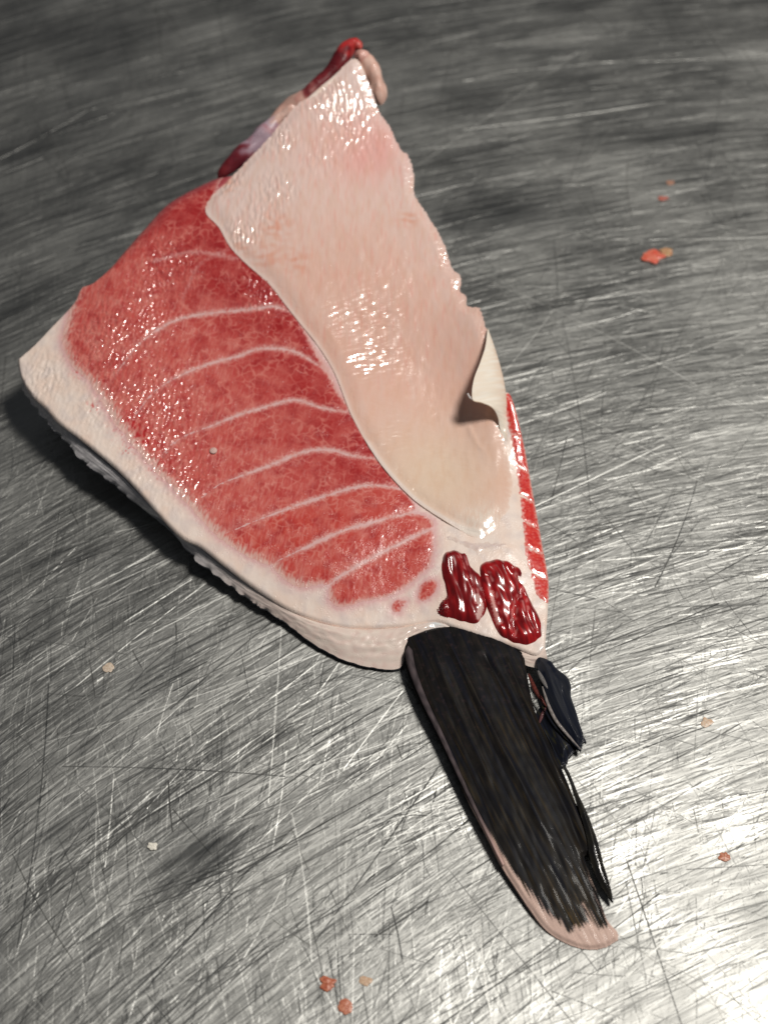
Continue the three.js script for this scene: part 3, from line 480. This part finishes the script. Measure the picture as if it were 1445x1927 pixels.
const tissueColor = (s) => { for (let i = 1; i < tissue.length; i++) if (s <= tissue[i][0]) return mixc(tissue[i - 1][1], tissue[i][1], sstep(tissue[i - 1][0], tissue[i][0], s)); return tissue[tissue.length - 1][1]; };
lobe('torn_tissue', [[410, 336, 47], [432, 314, 49], [462, 288, 53], [500, 254, 57], [540, 214, 61], [580, 186, 67], [615, 152, 72], [642, 118, 77], [652, 94, 80], [668, 82, 81], [680, 92, 81]], 5.4, 6, (s, t) => mixc(tissueColor(clamp(s + 0.05 * N1(t * 5, s * 14))), [150, 60, 62], 0.35 * sstep(0.2, 0.8, N2(s * 24, t * 3))), M.tissue, 'ragged run of dark red, lilac and pale tissue behind the lining');
lobe('fat_fold', [[496, 256, 58], [516, 234, 60], [542, 210, 64.5], [562, 196, 67]], 2.6, 3, (s, t) => mixc([216, 172, 158], [226, 194, 182], 0.5 + 0.5 * N1(s * 3, t * 2)), M.fat);
lobe('fat_lobe', [[681, 104, 79], [697, 130, 76], [710, 160, 72], [717, 196, 67]], 3.9, 5.5, (s, t) => mixc([222, 176, 160], [228, 192, 178], 0.5 + 0.5 * N1(s * 5, t * 3)), M.fat);
lobe('fat_lobe', [[668, 102, 80], [678, 104, 80.5], [686, 112, 80], [690, 128, 77]], 3, 3.5, (s, t) => mixc([214, 158, 146], [224, 178, 166], 0.5 + 0.5 * N2(s * 5, t * 3)), M.fat);

// ---------------------------------------------------------------- pectoral fin
const FH = [[765, 1218, 7], [789, 1225, 9], [850, 1200, 9], [940, 1235, 8.5], [993, 1258, 7], [762, 1249, 6], [789, 1318, 6.5], [880, 1320, 8.5], [990, 1320, 7.5], [824, 1381, 6], [930, 1400, 8], [1024, 1377, 7], [883, 1509, 5.5], [960, 1500, 7], [1060, 1467, 6.5], [941, 1623, 4.5], [1020, 1600, 5.5], [1110, 1578, 5.5], [1004, 1720, 3], [1076, 1690, 3.6], [1140, 1640, 4.5], [1101, 1785, 1.2], [1165, 1765, 1.5], [1152, 1699, 3], [1060, 1770, 1.3]];
const fPhoto = spline2(FH), Hfin = spline2(FH.map((p) => { const q = at(...p); return [q[0], q[2], p[2]]; }));
const fplan = (list) => list.map((p) => { const q = at(p[0], p[1], fPhoto(p[0], p[1])); return p[2] ? [q[0], q[2], 1] : [q[0], q[2]]; });
const fregion = (l, per = 6) => polygon(smoothLoop(fplan(l), per)), fline = (l) => polyline(smoothLoop(fplan(l), 6, false));
const blade = fregion([[764, 1196, 1], [763, 1249], [789, 1318], [824, 1385], [851, 1443], [883, 1509], [914, 1568], [941, 1623], [969, 1668], [1004, 1720], [1031, 1752], [1066, 1774], [1101, 1785], [1135, 1783], [1163, 1768, 1], [1161, 1752], [1143, 1731], [1128, 1690], [1112, 1650], [1099, 1610], [1110, 1606], [1113, 1580], [1083, 1509], [1066, 1467], [1049, 1429], [1024, 1377], [1004, 1329], [990, 1258], [985, 1225, 1], [880, 1175]]);
const darkPart = fregion([[744, 1196, 1], [745, 1249], [775, 1318], [815, 1385], [846, 1443], [884, 1509], [922, 1568], [948, 1612], [970, 1645], [1014, 1699], [1049, 1733], [1070, 1752], [1086, 1744], [1106, 1733], [1104, 1713], [1098, 1702], [1112, 1722], [1128, 1744], [1143, 1731], [1128, 1690], [1112, 1650], [1110, 1610], [1150, 1600], [1103, 1509], [1086, 1467], [1069, 1429], [1044, 1377], [1024, 1329], [1010, 1258], [1005, 1225, 1], [880, 1175]]);
const axisA = fplan([[835, 1210]])[0], axisB = fplan([[1085, 1740]])[0], axL = Math.hypot(axisB[0] - axisA[0], axisB[1] - axisA[1]), ax = [(axisB[0] - axisA[0]) / axL, (axisB[1] - axisA[1]) / axL];
const rayCo = (x, z) => { const u = (x - axisA[0]) * ax[0] + (z - axisA[1]) * ax[1], v = -(x - axisA[0]) * ax[1] + (z - axisA[1]) * ax[0]; return [u, v + 0.00035 * (u - 60) * (u - 60)]; };
const ridges = [[[[838, 1200], [885, 1290], [930, 1380], [975, 1465], [1012, 1540], [1045, 1600]], 0.9, 1.1], [[[905, 1222], [950, 1300], [995, 1390], [1045, 1480], [1085, 1570], [1105, 1640]], -0.8, 1.0], [[[812, 1215], [850, 1310], [890, 1400], [930, 1490]], 0.5, 0.8], [[[950, 1235], [985, 1310], [1020, 1390], [1060, 1480]], 0.7, 0.9]].map(([l, a, w]) => [fline(l), a, w]);
const finTop = (x, z, d) => {
  const [u, v] = rayCo(x, z); let h = Hfin(x, z);
  for (const [q, a, w] of ridges) { const [e, s] = q(x, z); h += a * gauss(e, w) * sstep(0, 0.06, s) * sstep(1, 0.85, s); }
  h += 0.09 * Math.abs(Math.sin(v * 0.95 + 0.8 * N1(u / 60, v / 6))) + 0.012 * N2(u / 40, v / 0.6) + 0.16 * fbm(N3, u / 14, v / 6, 2);
  return Math.max(0.5, h - 0.9 * (1 - sstep(0, 1.6, d)));
};
function finColor(x, z, d) {
  const [u, v] = rayCo(x, z), n = N1(u / 22, v / 0.55), n2 = fbm(N2, u / 16, v / 7, 3);
  let c = mixc([22, 21, 23], [36, 33, 30], 0.5 + n2);
  c = mixc(c, [66, 52, 30], 0.5 * sstep(0.2, 0.8, N3(u / 26, v / 1.6)) * sstep(0, 50, u));
  c = mixc(c, [22, 24, 34], 0.7 * sstep(0.0, 0.8, N2(u / 34 + 7, v / 3)));
  c = mixc(c, [62, 44, 44], 0.5 * sstep(0.1, 0.7, fbm(N1, x / 4, z / 4, 3)) * sstep(70, 20, u));
  c = mixc(c, [14, 14, 18], 0.3 * sstep(0.2, 0.8, n)); c = mixc(c, [10, 10, 12], 0.6 * sstep(0.25, 0.0, Math.abs(Math.sin(v * 0.95 + 0.8 * N1(u / 60, v / 6)))));
  c = mixc(c, [116, 88, 40], 0.55 * sstep(0.25, 0.7, N3(u / 24 + 3, v / 0.9)) * gauss(u - 122, 16) * gauss(v + 1, 6));
  const e = darkPart(x, z) + 1.3 * N1(u / 16, v / 0.9) * sstep(70, 120, u) + 0.8 * N2(u / 24, v / 0.4) * sstep(60, 120, u);
  const pale = mixc(mixc([222, 192, 178], [196, 168, 156], 0.5 + 0.6 * N1(u / 14, v / 0.5)), [150, 124, 116], 0.4 * sstep(0.2, 0.8, N2(u / 20, v / 0.35)));
  return mixc(pale, c, sstep(-0.5, 0.6, e));
}
const fin = part('pectoral_fin', slab({ box: padded(blade, 2), step: 0.33, sdf: (x, z) => { const [u, v] = rayCo(x, z); return blade(x, z) + 0.5 * N2(u / 12, v / 0.5) * sstep(120, 145, u); }, top: finTop, bottom: (x, z, d, h) => Math.max(0.15, h - 1.6), color: finColor }), M.fin, collar, 'long black pectoral fin with a pale frayed tip');
{ // the stiff first ray along the leading edge
  const f = along([[768, 1216], [774, 1254], [797, 1316], [831, 1387], [858, 1446], [889, 1512], [918, 1570], [947, 1628]].map(([a, b]) => at(a, b, fPhoto(a, b) + 0.6)));
  part('leading_ray', strip(140, 14, (s, t) => { const c = f(s), e = f(Math.min(1, s + 0.01)), b = f(Math.max(0, s - 0.01)), dx = e[0] - b[0], dz = e[2] - b[2], l = Math.hypot(dx, dz), a = t * 2 * Math.PI, w = lerp(1.7, 0.45, Math.pow(s, 0.8)) * sstep(-0.01, 0.03, s); return [c[0] - dz / l * w * Math.cos(a), c[1] + w * 0.8 * Math.sin(a) + 0.1 * N1(s * 30, a), c[2] + dx / l * w * Math.cos(a)]; },
    (s, t) => mixc(mixc([58, 52, 54], [88, 78, 80], 0.5 + 0.5 * N1(s * 14, t * 3)), [196, 164, 156], sstep(0.7, 1, s))), M.fin, fin);
  const sl = fregion([[1058, 1440], [1072, 1470], [1090, 1530], [1104, 1580], [1108, 1612], [1120, 1650], [1138, 1680], [1154, 1700, 1], [1147, 1668], [1136, 1632], [1122, 1580], [1104, 1532], [1087, 1496], [1070, 1455]]);
  part('fin_ray', slab({ box: padded(sl), step: 0.3, sdf: sl, top: (x, z, d) => Hfin(x, z) + 0.9 + 1.0 * sstep(0, 1.8, d) + 0.07 * N1(rayCo(x, z)[0] / 18, rayCo(x, z)[1] / 0.9), bottom: (x, z, d, h) => Math.max(0.2, h - 2), color: (x, z) => mixc([20, 19, 20], [38, 35, 28], 0.5 + 0.5 * N2(x / 3, z / 9)) }), M.wetFin, fin);
}
// smaller fins beside the root
{
  const slim = (name, list, h0, h1, color, label, parent, grow = 0) => {
    const f = polygon(smoothLoop(list.map((p) => { const t = clamp((p[1] - 1240) / 200), q = at(p[0], p[1], lerp(h0, h1, t)); return p[2] ? [q[0], q[2], 1] : [q[0], q[2]]; }), 6)), [bx0, bx1, bz0, bz1] = f.box;
    return part(name, slab({ box: padded(f, 1.5), step: 0.3, sdf: (x, z) => f(x, z) + 0.55 * N1(rayCo(x, z)[0] / 6, rayCo(x, z)[1] / 0.6) * sstep(0.6, 0.95, (z - bz0) / (bz1 - bz0)), top: (x, z, d) => lerp(h0, h1, clamp((z - bz0) / (bz1 - bz0))) + 1.4 * sstep(0, 4, d) + 0.06 * N1(rayCo(x, z)[0] / 20, rayCo(x, z)[1] / 0.8), bottom: (x, z, d, h) => Math.max(0.2, h - 1.2), color }), M.fin, parent ?? collar, label);
  };
  const c1 = (x, z, d) => { const [u, v] = rayCo(x, z); let c = mixc([34, 36, 42], [20, 24, 36], 0.5 + 0.5 * N1(u / 18, v / 2)); c = mixc(c, [84, 78, 74], 0.8 * gauss(u + 2 - 12, 10) * sstep(0, 0.6, N2(x / 5, z / 5) + 0.5)); return c; };
  const low = slim('small_fin', [[1008, 1345], [1024, 1330], [1045, 1357], [1066, 1381], [1088, 1402], [1084, 1412], [1074, 1422], [1064, 1441, 1], [1052, 1440], [1036, 1400], [1020, 1372]], 4, 2, (x, z) => { const [u, v] = rayCo(x, z); return mixc(mixc([18, 18, 22], [28, 32, 44], 0.5 + 0.5 * N1(u / 18, v / 1)), [60, 56, 30], 0.6 * sstep(0.3, 0.8, N2(u / 9, v / 2))); }, 'lower dark small fin half under the long fin');
  const up = slim('small_fin', [[1010, 1240], [1034, 1243], [1046, 1257], [1066, 1273], [1074, 1290], [1074, 1310], [1083, 1336], [1092, 1366], [1102, 1396, 1], [1096, 1397], [1094, 1414, 1], [1082, 1402], [1064, 1381], [1045, 1357], [1030, 1326], [1020, 1292]], 8, 4, c1, 'upper blue black small fin beside the long fin');
  const rib = (name, pts, w, col) => { const f = along(pts.map((p) => at(...p))); part(name, strip(60, 10, (s, t) => { const c = f(s), e = f(Math.min(1, s + 0.01)), b = f(Math.max(0, s - 0.01)), dx = e[0] - b[0], dz = e[2] - b[2], l = Math.hypot(dx, dz), a = t * 2 * Math.PI, q = w * Math.pow(Math.sin(Math.PI * clamp(0.06 + 0.94 * s)), 0.6); return [c[0] - dz / l * q * Math.cos(a), c[1] + q * 0.7 * Math.sin(a), c[2] + dx / l * q * Math.cos(a)]; }, (s, t) => mixc(col, col.map((v) => v * 0.7), 0.5 + 0.5 * N1(s * 12, t * 3))), M.fin, up); };
  rib('fin_ray', [[1020, 1292, 9.5], [1032, 1328, 9], [1046, 1356, 8], [1066, 1381, 6.8], [1094, 1412, 5]], 0.7, [150, 142, 138]);
  rib('fin_ray', [[994, 1268, 6], [1008, 1300, 6], [1020, 1318, 5.5], [1028, 1330, 5]], 0.9, [104, 52, 46]);
  rib('fin_ray', [[1026, 1332, 5], [1020, 1345, 4.5], [1014, 1362, 4]], 0.7, [110, 72, 74]);
  rib('fin_ray', [[1012, 1262, 8.6], [1020, 1278, 9], [1030, 1296, 9]], 0.9, [128, 124, 122]);
}
// shiny grey tissue between lining and stumps
{
  const f = region([[828, 998], [850, 1000], [900, 1012], [940, 1010], [962, 1022], [950, 1040], [915, 1044], [900, 1058], [885, 1045], [850, 1028], [832, 1022]]);
  part('connective_tissue', slab({ box: padded(f), step: 0.35, sdf: f, top: (x, z, d) => Htop(x, z) - 0.3 + 0.5 * sstep(0, 5, d) + 0.2 * fbm(N1, x / 8, z / 5, 2) * sstep(0, 2, d), bottom: (x, z, d, h) => h - 2, color: (x, z, d) => mixc([234, 214, 200], mixc([200, 176, 170], [216, 200, 198], 0.5 + fbm(N2, x / 4, z / 3, 3)), 0.8 * sstep(0.5, 5, d + N1(x / 2, z / 2))) }), M.fat, collar);
  const q = place(402, 848, 0.4), sp = new THREE.SphereGeometry(0.0017, 20, 14); sp.scale(1, 0.4, 1); sp.translate(q[0] / 1000, q[1] / 1000, q[2] / 1000);
  sp.setAttribute('color', new THREE.Float32BufferAttribute(new Array(sp.attributes.position.count).fill([0.84, 0.56, 0.50]).flat(), 3)); part('fat_speck', sp, M.tissue, collar);
}

// ---------------------------------------------------------------- scraps and crumbs on the table
const scrapR = rng(5), taken = {};
function scrap(px, py, r, h, base, tip, label, category, group, name) {
  const k = (taken[name] = (taken[name] ?? -1) + 1); if (k) name += '_' + String(k).padStart(3, '0');
  const [x, , z] = at(px, py, 0), seed = scrapR() * 100;
  const m = part(name, strip(28, 36, (s, t) => { const a = t * 2 * Math.PI, th = s * Math.PI, k = 1 + 0.32 * N1(Math.cos(a) * 0.6 + seed, Math.sin(a) * 0.6 + s * 0.5) + 0.10 * N2(Math.cos(a) * 1.5 + seed, Math.sin(a) * 1.5 + s), q = Math.sin(th) * r * k; return [q * Math.cos(a) * 1.15, Math.max(0, 0.62 * h * (0.5 + 0.5 * Math.cos(th) * k)), q * Math.sin(a)]; }, (s, t) => mixc(base, tip, 0.5 + 0.6 * N2(t * 5 + seed, s * 4))), M.tissue);
  m.position.set(x / 1000, 0, z / 1000); m.userData = { label, category }; if (group) m.userData.group = group; return m;
}
const flesh1 = [196, 82, 66], flesh2 = [216, 130, 108], pale1 = [190, 168, 146], pale2 = [214, 200, 184];
scrap(1226, 484, 5.2, 2.4, [206, 84, 66], flesh2, 'largest orange red flesh scrap, on the bare steel beyond the lining', 'flesh scrap', null, 'flesh_scrap');
scrap(1254, 474, 3.0, 1.5, [176, 152, 110], [190, 130, 100], 'yellowish crumb touching the largest orange red scrap', 'fat crumb', null, 'fat_crumb');
scrap(1247, 374, 2.0, 1.0, [160, 84, 74], [186, 120, 106], 'dull red scrap on blurred steel, beyond the largest scrap', 'flesh scrap', null, 'flesh_scrap');
scrap(1261, 344, 1.9, 0.8, [150, 112, 94], [170, 130, 112], 'brownish scrap farthest up the table, beyond the dull red one', 'flesh scrap', null, 'flesh_scrap');
scrap(617, 1852, 2.6, 1.2, [170, 88, 66], [200, 130, 100], 'round brown red scrap at the front of the table, nearest the fin', 'flesh scrap', null, 'flesh_scrap');
scrap(651, 1894, 2.2, 1.0, [180, 104, 80], [206, 140, 112], 'brown red scrap at the very front of the table', 'flesh scrap', null, 'flesh_scrap');
scrap(688, 1846, 1.8, 0.5, [196, 160, 132], [208, 180, 152], 'pale flat crumb beside the round brown red scrap', 'fat crumb', null, 'fat_crumb');
scrap(1362, 1612, 1.8, 0.8, [176, 96, 70], [196, 140, 110], 'small reddish crumb on bright steel, on the tip side of the fin', 'flesh crumb', null, 'flesh_crumb');
scrap(205, 1258, 2.2, 0.9, pale1, pale2, 'greyish fat crumb on the steel in front of the skin edge', 'fat crumb', null, 'fat_crumb');
scrap(288, 1594, 1.7, 1.4, [226, 220, 206], [236, 232, 220], 'bright white bead on the dark patch of steel', 'fat bead', null, 'fat_bead');
scrap(1328, 1360, 2.0, 0.6, [206, 170, 140], pale2, 'pale crumb alone on the steel beyond the fin tip', 'fat crumb', null, 'fat_crumb');
renderer.render(scene, camera);
